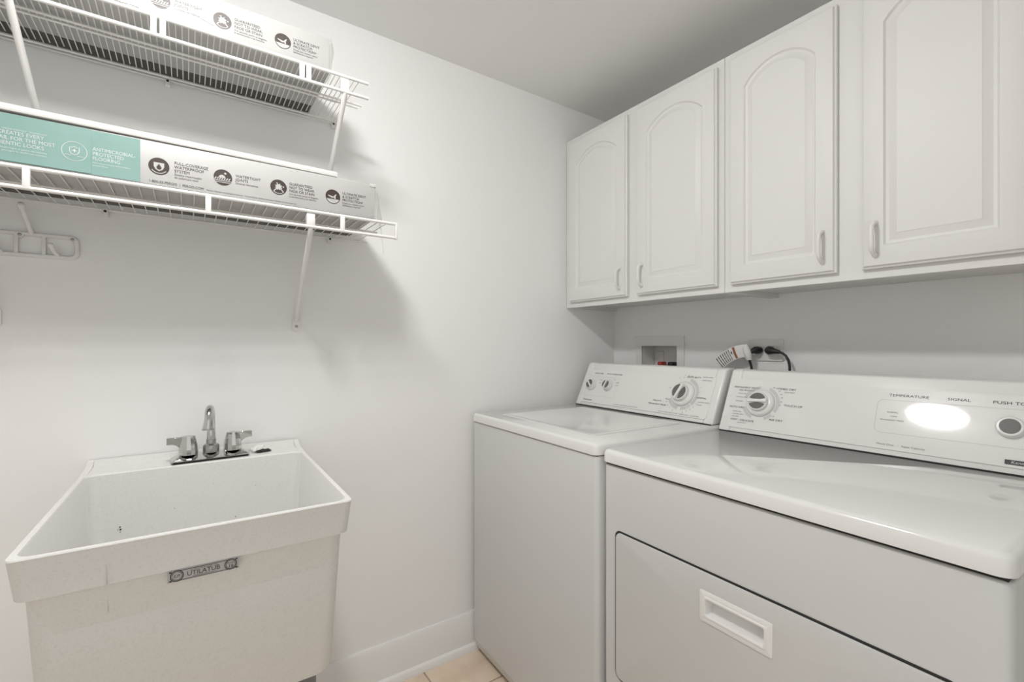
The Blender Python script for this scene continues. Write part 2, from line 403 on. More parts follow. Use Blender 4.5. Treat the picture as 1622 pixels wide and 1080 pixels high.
# ================================================================== LAUNDRY MACHINES
def knob(parent, F, x, y, r, h, label, ang=0, big=False):
    """round control knob: skirt, cap with a grip bar and grey hollows at both sides of the bar"""
    K = F @ T(x, y, 0) @ Matrix.Rotation(ang, 4, 'Z')
    t = NB(); lathe(t, [(r,0),(r,.004),(r*.93,.009),(r*.80,.012),(r*.70,.013)] if big else [(r,0),(r,.005),(r*.92,.010)], 36)
    k = obj('knob', t, 'plastic', parent, mx=K); k['label'] = label
    rc = r*.68 if big else r*.84; z0 = .012 if big else .009
    t = NB(); lathe(t, [(rc,z0),(rc,z0+h*.8),(rc*.94,z0+h)], 36); obj('knob_cap', t, 'plastic', k, mx=K)
    for s in (-1, 1):
        t = NB(); pts = []
        for i in range(13):
            a = math.radians(22 + 136*i/12); pts.append((rc*.86*math.cos(a), s*rc*.86*math.sin(a)))
        pts += [(-rc*.5, s*rc*.24), (0, s*rc*.16), (rc*.5, s*rc*.24)]
        if s < 0: pts.reverse()
        prism(t, pts, z0+h*.9, z0+h+.0012); obj('grip_hollow', t, 'grey', k, mx=K)
    t = NB(); box(t, -rc*.98, rc*.98, -rc*.17, rc*.17, z0+h*.8, z0+h+.006, .003); obj('grip_bar', t, 'plastic', k, mx=K)
    return k
def console(t, width, u0, bx, bz, tx, tz, capw, rear, sk=0):
    """sloped control console along the back of a machine; returns the frame of its face"""
    e = Vector((tx-bx, 0, tz-bz)); L = e.length; e.normalize(); nrm = Vector((-e.z, 0, e.x))
    def extr(a, b, grow, name, bev):
        bm = NB()
        pr = [(bx-.0, bz), (tx, tz), (tx+.018, tz+.004), (rear, tz+.001), (rear, bz)]
        g = [(x + (nrm.x*grow if i < 2 else 0), z + (grow*.6 if 0 < i < 4 else 0)) for i, (x, z) in enumerate(pr)]
        A = ring(bm, [(x, -a, z) for x, z in g]); B = ring(bm, [(x, -b, z) for x, z in g])
        bridge(bm, A, B); bm.faces.new(A); bm.faces.new(list(reversed(B)))
        bmesh.ops.recalc_face_normals(bm, faces=bm.faces)
        bmesh.ops.bevel(bm, geom=bm.edges[:], offset=bev, segments=3, profile=.5, affect='EDGES')
        for v in bm.verts: v.co.x += sk*(-v.co.y - width/2)
        return obj(name, bm, 'plastic', t)
    extr(u0+capw-.002, u0+width-capw+.002, 0, 'console', .004)
    extr(u0, u0+capw, .0015, 'console_end_cap', .007); extr(u0+width-capw, u0+width, .0015, 'console_end_cap', .007)
    ex = Vector((sk, -1, 0)).normalized(); e2 = e - ex*e.dot(ex)
    F = frame((bx - sk*width/2, 0, bz), tuple(ex), tuple(e2))
    bm = NB(); prism(bm, rrect(u0+.026, u0+width-.026, .016, L-.030, .010), 0, .0028); obj('control_panel', bm, 'panel', t, mx=F)
    bm = NB(); box(bm, bx-.0008, rear-.01, -(u0+width-.005), -(u0+.005), bz-.0004, bz+.0036)
    for v in bm.verts: v.co.x += sk*(-v.co.y - width/2)
    obj('console_gasket', bm, 'dark', t)
    return F @ T(0, 0, .0028), L
def arcs(bm, x, y, r0, r1, segs):
    for a0, a1 in segs: disc_into(bm, x, y, r1, .0006, max(3, int((a1-a0)/8)), r0, a0, a1)
def ticks(bm, x, y, r0, r1, angs, w=.0012):
    for a in angs:
        c, s = math.cos(math.radians(a)), math.sin(math.radians(a)); q = (-s*w/2, c*w/2)
        poly_into(bm, [(x+r0*c-q[0], y+r0*s-q[1]), (x+r1*c-q[0], y+r1*s-q[1]), (x+r1*c+q[0], y+r1*s+q[1]), (x+r0*c+q[0], y+r0*s+q[1])], .0007)
def rbody(bm, x0, x1, y0, y1, z0, z1, r, bev=.004):
    """cabinet body with rounded vertical corners"""
    pts = rrect(x0, x1, y0, y1, r, 6)
    lo = ring(bm, [(x, y, z0) for x, y in pts]); a = ring(bm, [(x, y, z1-bev) for x, y in pts])
    i1 = inset(pts, bev*.35); i2 = inset(pts, bev)
    b = ring(bm, [(x, y, z1-bev*.35) for x, y in i1]); c = ring(bm, [(x, y, z1) for x, y in i2])
    bridge(bm, lo, a); bridge(bm, a, b); bridge(bm, b, c); bm.faces.new(c); bm.faces.new(list(reversed(lo)))

# ---- washer (local: x to the wall, y towards the sink wall, origin at the front left bottom corner)
WW, WD = .680, .655
wa = thing('washing_machine', 'white top loading washing machine in the corner beside the dryer', 'washer', (-.795, -.022, 0), -.033)
bm = NB(); rbody(bm, .0, WD, -WW, 0, .055, .8735, .014, .0025); obj('body', bm, 'enamel_shade', wa)
bm = NB(); A = rrect(.0, WD, -WW, 0, .014, 6); B = rrect(.010, WD, -WW+.004, -.004, .014, 6)
a = ring(bm, [(x, y, .0545) for x, y in A]); b = ring(bm, [(x, y, .022) for x, y in B]); bridge(bm, a, b); bm.faces.new(a); bm.faces.new(list(reversed(b))); obj('base_skirt', bm, 'enamel_shade', wa)
bm = NB(); box(bm, .0045, WD-.004, -WW+.0045, -.0045, .8730, .8775); obj('seam', bm, 'dark', wa)
bm = NB(); rbody(bm, -.004, WD, -WW-.001, .001, .8763, .906, .016, .008); obj('top', bm, 'enamel', wa)
bm = NB()
def lidr(d): return rrect(.0625+d, .458-d, -.5935+d, -.1045-d, max(.014-d*.3, .004), 5)
l = [ring(bm, [(x, y, z) for x, y in lidr(d)]) for d, z in ((0,.9061),(0,.9072),(.0012,.9084),(.022,.9084),(.027,.9070))]
for i in range(4): bridge(bm, l[i], l[i+1])
bm.faces.new(l[-1]); bm.faces.new(list(reversed(l[0]))); obj('lid', bm, 'enamel', wa)
for x, y in ((.05, -.05), (.05, -WW+.05), (.6, -.05), (.6, -WW+.05)):
    bm = NB(); lathe(bm, [(.020,0),(.020,.012),(.009,.014),(.009,.03)], 16); obj('foot', bm, 'plastic', wa, mx=T(x, y, 0))
F, L = console(wa, .664, .008, .500, .9065, .583, 1.083, .036, .640)
bm = NB(); outline_into(bm, rrect(.046, .222, .046, .134, .008, 4), .0009, .0005)
flat('panel_outline', bm, 'midgrey', wa, F)
bm = NB()
text_into(bm, 'WATER LEVEL', .096, .146, .0052, align='CENTER'); text_into(bm, 'WATER TEMPERATURE', .186, .146, .0052, align='CENTER')
text_into(bm, 'HEAVY DUTY', .560, .156, .0056, align='CENTER', bold=.02)
text_into(bm, 'DELICATE', .436, .058, .0052, align='CENTER'); text_into(bm, 'PERMANENT PRESS', .440, .044, .0056, align='CENTER', bold=.02)
text_into(bm, 'NORMAL', .592, .084, .0056, bold=.02)
text_into(bm, 'Kenmore', .052, .024, .0085, bold=.03, shear=.15)
flat('lettering', bm, 'ink', wa, F)
bm = NB()
for s, x, y in (('LARGE', .112, .118), ('MED', .116, .105), ('HOT', .192, .124), ('WARM', .208, .112), ('COLD', .208, .100), ('8', .505,.150), ('12', .518,.154), ('SHORT WASH', .596,.160), ('EXTRA RINSE', .596,.148), ('NORMAL WASH', .601,.070), ('SHORT', .601,.060), ('4', .597,.106), ('6', .597,.122), ('OFF', .470,.112), ('SOAK', .470,.068)):
    text_into(bm, s, x, y, .0036)
text_into(bm, 'Heavy Duty   Super Capacity   Direct Drive System', .235, .022, .0036); text_into(bm, 'PULL TO START / PUSH TO STOP    EXTRA CLEAN    CYCLE SIGNAL', .455, .020, .0034)
ticks(bm, .536, .096, .066, .071, (100, 88, 76, 64, 200, 212, 224, 236, 250, 285, 297, 309, 321, 333))
flat('small_lettering', bm, 'inkgrey', wa, F)
bm = NB(); arcs(bm, .536, .096, .049, .060, ((-40, 75), (205, 262), (275, 315)))
flat('dial_scale', bm, 'midgrey', wa, F)
knob(wa, F, .077, .094, .024, .010, 'white water level knob with grey hollows', math.radians(-42))
knob(wa, F, .172, .098, .024, .010, 'white water temperature knob with grey hollows', math.radians(80))
knob(wa, F, .536, .095, .045, .014, 'large white timer dial with grey hollows', math.radians(72), True)

# ---- dryer
DW, DD = .737, .655
dr = thing('dryer', 'white front loading dryer nearest the camera with wide recessed door handle', 'dryer', (-.802, -.709, 0), -.031)
HX0, HX1, HV0, HV1 = .288, .437, .596, .660           # door handle, measured from the left edge and the floor
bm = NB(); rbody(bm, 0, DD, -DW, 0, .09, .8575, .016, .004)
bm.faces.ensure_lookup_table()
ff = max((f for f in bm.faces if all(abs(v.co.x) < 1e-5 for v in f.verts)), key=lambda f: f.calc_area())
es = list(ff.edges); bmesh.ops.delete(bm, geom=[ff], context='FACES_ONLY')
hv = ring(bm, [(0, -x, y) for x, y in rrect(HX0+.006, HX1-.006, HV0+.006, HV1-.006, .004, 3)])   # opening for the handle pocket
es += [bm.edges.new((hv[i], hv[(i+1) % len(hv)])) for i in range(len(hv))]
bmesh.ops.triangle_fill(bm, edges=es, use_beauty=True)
obj('body', bm, 'enamel_shade', dr)
bm = NB(); box(bm, .03, DD, -DW+.01, -.01, .022, .092); obj('toe_kick', bm, 'enamel_shade', dr)
bm = NB(); box(bm, .006, DD-.004, -DW+.006, -.006, .857, .8655); obj('seam', bm, 'dark', dr)
bm = NB(); rbody(bm, -.006, DD, -DW-.002, .002, .8645, .895, .020, .009); obj('top', bm, 'enamel', dr)
for x, y in ((.06, -.06), (.06, -DW+.06), (.6, -.06), (.6, -DW+.06)):
    bm = NB(); lathe(bm, [(.020,0),(.020,.010),(.009,.012),(.009,.03)], 16); obj('foot', bm, 'plastic', dr, mx=T(x, y, 0))
# door: frame on the front face (u right, v up)
FD = frame((-.0005, 0, 0), (0,-1,0), (0,0,1))
bm = NB(); A = rrect(.043, .694, .330, .701, .018, 6)
outline_into(bm, A, .006, .0004); flat('door_gap', bm, 'dark', dr, FD)
bm = NB()
def lpz(pts, z): return ring(bm, [(x, y, z) for x, y in pts])
P = rrect(.0475, .6895, .3345, .696, .0155, 6)
l = [lpz(P, .0002), lpz(P, .002), lpz(inset(P,.001), .0036), lpz(inset(P,.004), .0045)]
for i in range(3): bridge(bm, l[i], l[i+1])
Hh = rrect(HX0+.008, HX1-.008, HV0+.008, HV1-.008, .004, 3)
hl = lpz(Hh, .0045)
es = []
for q in (l[3], hl):
    for i in range(len(q)):
        es.append(bm.edges.get((q[i], q[(i+1) % len(q)])) or bm.edges.new((q[i], q[(i+1) % len(q)])))
bmesh.ops.triangle_fill(bm, edges=es, use_beauty=True)
door = obj('door', bm, 'enamel_shade', dr, mx=FD)
bm = NB()
def hr_(d): return rrect(HX0+d, HX1-d, HV0+d, HV1-d, .004, 3)
l = [lpz(hr_(0), .0040), lpz(hr_(0), .0058), lpz(hr_(.002), .0068), lpz(hr_(.010), .0068), lpz(hr_(.0115), .0082), lpz(hr_(.0145), .0082), lpz(hr_(.016), .0050)]
for i in range(len(l)-1): bridge(bm, l[i], l[i+1])
deep = ring(bm, [(x, y, -.028 + .026*(1-(y-HV0)/(HV1-HV0))) for x, y in hr_(.0175)])
bridge(bm, l[-1], deep); bm.faces.new(deep)
obj('handle', bm, 'plastic', door, mx=FD)
F, L = console(dr, .733, .002, .508, .8955, .588, 1.082, .038, .645, .046)
bm = NB(); outline_into(bm, rrect(.402, .700, .056, .142, .014, 5), .0012, .0005)
flat('panel_outline', bm, 'midgrey', dr, F)
bm = NB()
text_into(bm, 'PERMANENT PRESS', .066, .143, .0056, align='CENTER', bold=.02); text_into(bm, 'NO IRONING', .045, .134, .0050, bold=.02)
text_into(bm, 'AUTO DRY', .049, .078, .0058, align='CENTER', bold=.02); text_into(bm, 'KNIT / DELICATE', .073, .038, .0058, align='CENTER', bold=.02)
text_into(bm, 'TIMED DRY', .184, .146, .0060, align='CENTER', bold=.02); text_into(bm, 'TOUCH UP', .208, .097, .0060, align='CENTER', bold=.02)
text_into(bm, 'AIR DRY', .170, .050, .0060, align='CENTER', bold=.02)
text_into(bm, 'TEMPERATURE', .462, .151, .0062, align='CENTER', sx=1.3); text_into(bm, 'SIGNAL', .552, .151, .0062, align='CENTER', sx=1.3); text_into(bm, 'PUSH TO START', .606, .151, .0066, sx=1.3)
poly_into(bm, [(.073,.092),(.079,.094),(.078,.096)], .0006)
flat('lettering', bm, 'ink', dr, F)
bm = NB()
for s, x, y in (('MORE DRY', .044, .124), ('NORMAL DRY', .040, .112), ('LESS DRY', .040, .099), ('MORE DRY', .038, .065), ('NORMAL DRY', .038, .057), ('LESS DRY', .038, .049), ('LOW HEAT', .060, .031), ('HIGH HEAT', .178,.138), ('80', .145,.150), ('60', .154,.148), ('50', .162,.140), ('40', .168,.131), ('30', .172,.120), ('20', .172,.108), ('10', .170,.097), ('20', .158,.062), ('30', .150,.052), ('NORMAL', .424,.108), ('LOW', .432,.098), ('PERMANENT PRESS', .412,.088), ('OFF   ON', .530,.098)):
    text_into(bm, s, x, y, .0034)
text_into(bm, 'Heavy Duty   ·   Super Capacity', .412, .026, .0044)
flat('small_lettering', bm, 'inkgrey', dr, F)
bm = NB(); arcs(bm, .117, .100, .045, .054, ((-28, 68), (98, 165), (200, 248), (292, 318)))
flat('dial_scale', bm, 'midgrey', dr, F)
knob(dr, F, .117, .100, .042, .011, 'white timer dial with grey hollows', math.radians(4), True)
K = F @ T(.636, .100, 0)
bm = NB(); lathe(bm, [(.0225,0),(.0225,.008),(.020,.012),(.0165,.0125)], 32); b = obj('start_button', bm, 'plastic', dr, mx=K)
bm = NB(); lathe(bm, [(.0165,.0118),(.0160,.0135),(.010,.0138),(.004,.0135)], 32); obj('button_cap', bm, 'grey', b, mx=K)
bm = NB(); prism(bm, rrect(.631, .700, .0220, .0315, .001), 0, .0016); bd = obj('badge', bm, 'rubber', dr, mx=F)
bm = NB(); text_into(bm, 'Kenmore', .640, .0240, .0056, z=.0019, bold=.02, shear=.1); flat('badge_lettering', bm, 'white', bd, F)

# ================================================================== UTILITY SINK
SX0, SX1, SY0, SY1, SZ = -.241, .241, -.632, -.006, .858
sk = thing('utility_sink', 'off white plastic utility sink standing against the wall', 'sink', (-1.651, 0, 0), -.014)
bm = NB()
def lp(x0, x1, y0, y1, r, z): return ring(bm, [(x, y, z) for x, y in rrect(x0, x1, y0, y1, r, 6)])
loops = [lp(SX0+.034, SX1-.034, SY0+.042, SY1-.03, .030, .512), lp(SX0+.028, SX1-.028, SY0+.036, SY1-.026, .030, .522),
         lp(SX0+.014, SX1-.014, SY0+.019, SY1-.012, .026, .792), lp(SX0+.006, SX1-.006, SY0+.008, SY1-.004, .020, .793),
         lp(SX0+.001, SX1-.001, SY0+.001, SY1, .014, .852), lp(SX0, SX1, SY0, SY1, .013, .856), lp(SX0+.001, SX1-.001, SY0+.001, SY1-.001, .012, .858),
         lp(SX0+.009, SX1-.009, SY0+.009, SY1-.105, .022, .858), lp(SX0+.011, SX1-.011, SY0+.011, SY1-.108, .022, .855),
         lp(SX0+.030, SX1-.030, SY0+.040, SY1-.125, .040, .550), lp(SX0+.055, SX1-.055, SY0+.065, SY1-.150, .040, .530)]
for i in range(len(loops)-1): bridge(bm, loops[i], loops[i+1])
bm.faces.new(list(reversed(loops[0]))); bm.faces.new(loops[-1])
tub = obj('tub', bm, 'tub', sk)
bm = NB()                                               # raised lip along the wall with curved ends
prof = [(-.020,.857),(-.016,.866),(-.013,.874),(-.006,.874),(-.006,.857)]
A = ring(bm, [(SX0+.012, y, z) for y, z in prof]); B = ring(bm, [(SX1-.012, y, z) for y, z in prof]); bridge(bm, A, B); bm.faces.new(A); bm.faces.new(list(reversed(B)))
for s in (-1, 1):
    x0, x1 = (SX0, SX0+.012) if s < 0 else (SX1-.012, SX1)
    pr = [(-.120,.857),(-.105,.860),(-.060,.861),(-.035,.866),(-.022,.873),(-.006,.874),(-.006,.857)]
    A = ring(bm, [(x0, y, z) for y, z in pr]); B = ring(bm, [(x1, y, z) for y, z in pr]); bridge(bm, A, B); bm.faces.new(A); bm.faces.new(list(reversed(B)))
obj('back_lip', bm, 'tub', sk)
FS = frame((0, SY0+.0035, 0), (1,0,0), (0,-.06,1))
FSB = frame((0, SY0+.0005, 0), (1,0,0), (0,0,1))
bm = NB(); box(bm, -.1305, -.1297, SY0+.004, SY0+.012, .794, .855); box(bm, -.1303, -.1298, SY0+.0195, SY0+.026, .745, .79)
obj('mould_line', bm, 'midgrey', tub)
# maker's plate on the apron
def apron_y(z): return SY0 + .001 + .007*(.852-z)/.059
LX0, LX1, LZ0, LZ1 = -.0545, .0465, .7735, .7925
FL = frame((LX0, SY0+.0175, LZ0-.0), (1,0,0), (0,0,1))
bm = NB(); box(bm, LX0, LX1, apron_y(LZ1)-.0012, SY0+.022, LZ0, LZ1); lab = obj('maker_plate', bm, 'foil', sk)
FL = frame((LX0, apron_y(LZ1)-.0012, LZ0), (1,0,0), (0,0,1)); lw, lh = LX1-LX0, LZ1-LZ0
bm = NB()
rect_into(bm, .014, lw-.014, .0012, .0021); rect_into(bm, .014, lw-.014, lh-.0021, lh-.0012)
for cx in (.0125, lw-.0125):
    disc_into(bm, cx, lh/2, .0094, .0005, 28, .0080); disc_into(bm, cx, lh/2, .0072, .0005, 28, .0065)
for x0, x1 in ((.002, .0055), (lw-.0055, lw-.002)):
    for z0, z1 in ((.0012,.0035), (lh-.0035, lh-.0012)): rect_into(bm, x0, x1, z0, z1)
text_into(bm, 'UTILATUB', lw/2-.001, .0060, .0072, align='CENTER', bold=.02, sx=.98)
text_into(bm, 'E.L. MUSTEE & SONS, INC.', lw/2, .0143, .0020, align='CENTER', sx=1.2); text_into(bm, 'CLEVELAND OHIO 44111', lw/2, .0031, .0017, align='CENTER', sx=1.2)
text_into(bm, 'ELM', .0125, .0070, .0050, align='CENTER', bold=.01, sx=.7)
text_into(bm, 'MODEL', lw-.0125, .0108, .0021, align='CENTER'); text_into(bm, '18', lw-.0125, .0042, .0048, align='CENTER', bold=.01)
flat('plate_print', bm, 'ink', lab, FL)
for sx_ in (-1, 1):
    for yy in (SY0+.075, SY1-.075):
        bm = NB(); x = sx_*.165
        pts = [(-.018,-.018),(.018,-.018),(.018,-.014),(-.014,-.014),(-.014,.018),(-.018,.018)]
        prism(bm, [(a*(-sx_), b) if sx_ > 0 else (a, b) for a, b in pts] if sx_ < 0 else [(-a, b) for a, b in reversed(pts)], 0, .513)
        obj('leg', bm, 'legs', sk, mx=T(x, yy, 0))
bm = NB()
for x, y, z, r in ((-.168, -.118, .728, .0018), (-.167, -.118, .722, .0022), (-.1675, -.118, .716, .0012), (-.172,-.118,.722,.0008)):
    bmesh.ops.create_icosphere(bm, subdivisions=1, radius=r, matrix=T(x, SY1-.108-.017*(.855-z)/.305, z))
for x, z, r in ((.07,.705,.0014),(-.062,.752,.0010),(.118,.78,.0009),(.02,.80,.0008)):
    bmesh.ops.create_icosphere(bm, subdivisions=1, radius=r, matrix=T(x, SY1-.108-.017*(.855-z)/.305, z))
obj('dirt_speck', bm, 'grime', tub)['kind'] = 'stuff'

# ------------------------------------------------------------------ faucet
fa = thing('faucet', 'chrome two handle faucet with arched spout on the back of the sink', 'faucet', (-1.636, -.074, .8585), math.radians(3.0))
bm = NB(); prism(bm, rrect(-.085, .085, -.029, .029, .004), 0, .0055); obj('gasket', bm, 'rubber', fa)
bm = NB(); A = rrect(-.088, .088, -.032, .032, .003, 3); B = rrect(-.071, .071, -.013, .013, .003, 3)
l = [ring(bm, [(x, y, z) for x, y in p]) for p, z in ((A,.0055),(A,.0068),(B,.0185))]
bridge(bm, l[0], l[1]); bridge(bm, l[1], l[2]); bm.faces.new(l[2]); bm.faces.new(list(reversed(l[0]))); obj('base_plate', bm, 'chrome', fa)
for s in (-1, 1):
    x = s*.0505
    bm = NB(); lathe(bm, [(.0215,.018),(.0220,.024),(.0205,.042),(.0165,.060),(.0150,.0655),(.006,.0668)], 14); h = obj('handle', bm, 'chrome', fa, mx=T(x, 0, 0), ang=.35)
    bm = NB(); A = [(0,.0645),(.0,.030),(.008,.038),(.014,.044),(.021,.0468),(.034,.0470),(.034,.0645)]
    if s < 0: A = [(-a, b) for a, b in reversed(A)]
    q = [bm.verts.new((px, -.007, pz)) for px, pz in A]; q2 = [bm.verts.new((px, .007, pz)) for px, pz in A]
    bridge(bm, q, q2); bm.faces.new(q); bm.faces.new(list(reversed(q2)))
    bmesh.ops.recalc_face_normals(bm, faces=bm.faces); bmesh.ops.bevel(bm, geom=bm.edges[:], offset=.0010, segments=1, affect='EDGES')
    obj('lever', bm, 'chrome', h, mx=T(x, 0, 0) @ T(s*.012,0,0) @ Matrix.Rotation(s*.10, 4, 'Z'))
bm = NB(); lathe(bm, [(.0185,.0180),(.0190,.022),(.0190,.034),(.0170,.038),(.0122,.040),(.0115,.041),(.0115,.051),(.0105,.053)], 28); obj('spout_collar', bm, 'brushed', fa)
bm = NB(); P = [(0,0,.048),(0,0,.075),(0,0,.105)]
for k in range(1, 11):
    a = PI*k/10; R = .028; P.append((-.010*(1-math.cos(a))/2, -R + R*math.cos(a), .105 + R*math.sin(a)*1.15))
P += [(-.0108, -.057, .095), (-.0112, -.0575, .088)]
tube(bm, P, [.0108,.0102,.0096]+[.0096]*8+[.0100,.0112,.0128,.0134], 16); obj('spout', bm, 'chrome', fa)
bm = NB(); tube(bm, [(-.0112,-.0575,.0895),(-.0113,-.0578,.0850)], [.0140,.0140], 18); obj('aerator', bm, 'brushed', fa)

# crumpled packet on the ledge
pk = thing('crumpled_packet', 'small crumpled white and dark packet on the ledge right of the faucet', 'packet', (-1.518, -.066, .8582), .2)
def crumple(bm, sx, sy, sz, seed):
    random.seed(seed); nx_, ny_ = 6, 4; top = []; bot = []
    for i in range(nx_+1):
        a = []; b = []
        for j in range(ny_+1):
            u, v = i/nx_-.5, j/ny_-.5; e = max(0, 1-(2*abs(u))**3)*max(0, 1-(2*abs(v))**3)
            jx, jy = random.uniform(-.05,.05), random.uniform(-.06,.06)
            a.append(bm.verts.new(((u+jx)*sx, (v+jy)*sy, sz*(.35+.65*e*random.uniform(.6,1.1))))); b.append(bm.verts.new(((u+jx)*sx*.9, (v+jy)*sy*.9, 0 if e > .2 else sz*.15)))
        top.append(a); bot.append(b)
    for i in range(nx_):
        for j in range(ny_):
            bm.faces.new((top[i][j], top[i+1][j], top[i+1][j+1], top[i][j+1])); bm.faces.new((bot[i][j], bot[i][j+1], bot[i+1][j+1], bot[i+1][j]))
    per = [(i,0) for i in range(nx_)] + [(nx_,j) for j in range(ny_)] + [(i,ny_) for i in range(nx_,0,-1)] + [(0,j) for j in range(ny_,0,-1)]
    for k in range(len(per)):
        (i,j),(i2,j2) = per[k], per[(k+1) % len(per)]; bm.faces.new((bot[i][j], bot[i2][j2], top[i2][j2], top[i][j]))
bm = NB(); crumple(bm, .038, .020, .010, 3); obj('dark_side', bm, 'rubber', pk, smooth=False, mx=T(.006,-.004,0))
bm = NB(); crumple(bm, .036, .022, .015, 5); obj('white_side', bm, 'paper', pk, smooth=False, mx=T(-.003,.006,.006) @ Matrix.Rotation(.3,4,'X') @ Matrix.Rotation(-.1,4,'Y'))
random.seed(7)

# ================================================================== WIRE SHELVES
def wire_shelf(label, zt, zl, x0, x1, xr1, step, twin, brackets, struts, clips, mids):
    yF = -.302
    t = thing('wire_shelf', label, 'shelf', (0, 0, zt), group='white wire shelves on the wall')
    def rail(nm, y, z, r, a, b): bm = NB(); tube(bm, [(a, y, z-zt), (b, y, z-zt)], r, 10); return obj(nm, bm, 'wire', t)
    rail('front_rail', yF, zt, .0042, x0, x1); rail('front_rail', yF, zl, .0042, x0, x1)
    rail('rear_rail', -.010, zt+.002, .0030, x0, xr1)
    for y, xe in mids: rail('deck_rail', y, zt-.004, .0028, x0, xe)
    bm = NB(); tube(bm, [(0, yF+.001, .004), (0, yF+.010, .0038), (0, -.010, .0050)], .0013, 6); w0 = obj('wire', bm, 'wire', t)
    k = 0; x = x1-.022
    shortsrc = None
    w0.location.x = x; x -= step; k = 1
    while x > x0+.01:
        if twin and k % 2:
            if shortsrc is None:
                bm = NB(); tube(bm, [(0, yF+.001, .004), (0, -.040, .0048)], .0012, 6); shortsrc = obj('wire', bm, 'wire', t); shortsrc.location.x = x
            else: share(shortsrc, 'wire', t, (x, 0, 0))
        else: share(w0, 'wire', t, (x, 0, 0))
        x -= step; k += 1
    for x in struts:
        for dx in ((-.0080, .0080) if twin else (0,)):
            bm = NB(); box(bm, x+dx-.0058, x+dx+.0058, yF-.0042, yF+.0036, zl-zt-.002, .002, .0018); obj('front_strut', bm, 'wire', t)
    for x in clips:
        bm = NB(); box(bm, x-.006, x+.006, -.016, -.0005, -.014, .006, .002); c = obj('wall_clip', bm, 'plastic', t)
        bm = NB(); tube(bm, [(x, -.0165, -.002), (x, -.0150, -.002)], .0032, 10); obj('clip_screw', bm, 'dark', c)
    for xf, xt, zf in brackets:
        b = bpy.data.objects.new('support_bracket', None)
        bm = NB()
        P = [(xf, -.008, zf-zt+.006), (xf, -.013, zf-zt+.020), (xf+(xt-xf)*.06, -.026, zf-zt+.034), (xt, yF+.006, zl-zt-.010), (xt, yF+.002, zl-zt+.002)]
        tube(bm, P, [.0045,.0062,.0068,.0068,.0062], 12); b = obj('support_bracket', bm, 'wire', t)
        bm = NB(); prism(bm, rrect(-.0115, .0115, -.020, .020, .005), 0, .004); obj('foot_plate', bm, 'wire', b, mx=frame((xf, -.0006, zf-zt-.004), (1,0,0), (0,0,1)))
        bm = NB(); lathe(bm, [(.0042,.004),(.0040,.0055),(.002,.006)], 12); obj('screw', bm, 'screw', b, mx=frame((xf, -.0006, zf-zt-.010), (1,0,0), (0,0,1)))
        bm = NB(); box(bm, xt-.010, xt+.010, yF-.003, yF+.020, zl-zt+.003, -.006, .002); obj('bracket_head', bm, 'wire', b)
    return t
lo = wire_shelf('lower white wire shelf over the sink carrying a carton', 1.503, 1.464, -2.42, -1.203, -1.195, .0250, False,
           [(-1.412, -1.430, 1.231), (-2.055, -2.070, 1.231)], (-2.237, -1.942, -1.649, -1.352), (-1.859, -1.315, -2.30), [(-.190, -1.222)])
bm = NB(); box(bm, -1.2085, -1.2005, -.307, -.297, -.044, .005, .003); obj('end_cap', bm, 'plastic', lo)
wire_shelf('upper white wire shelf near the ceiling carrying a carton', 1.873, 1.833, -2.42, -1.284, -1.290, .01225, True,
           [(-1.327, -1.345, 1.615), (-1.968, -1.968, 1.615)], (-2.03, -1.740, -1.443), (-1.732, -1.304, -2.28), [(-.040, -1.295), (-.164, -1.272), (-.182, -1.266)])

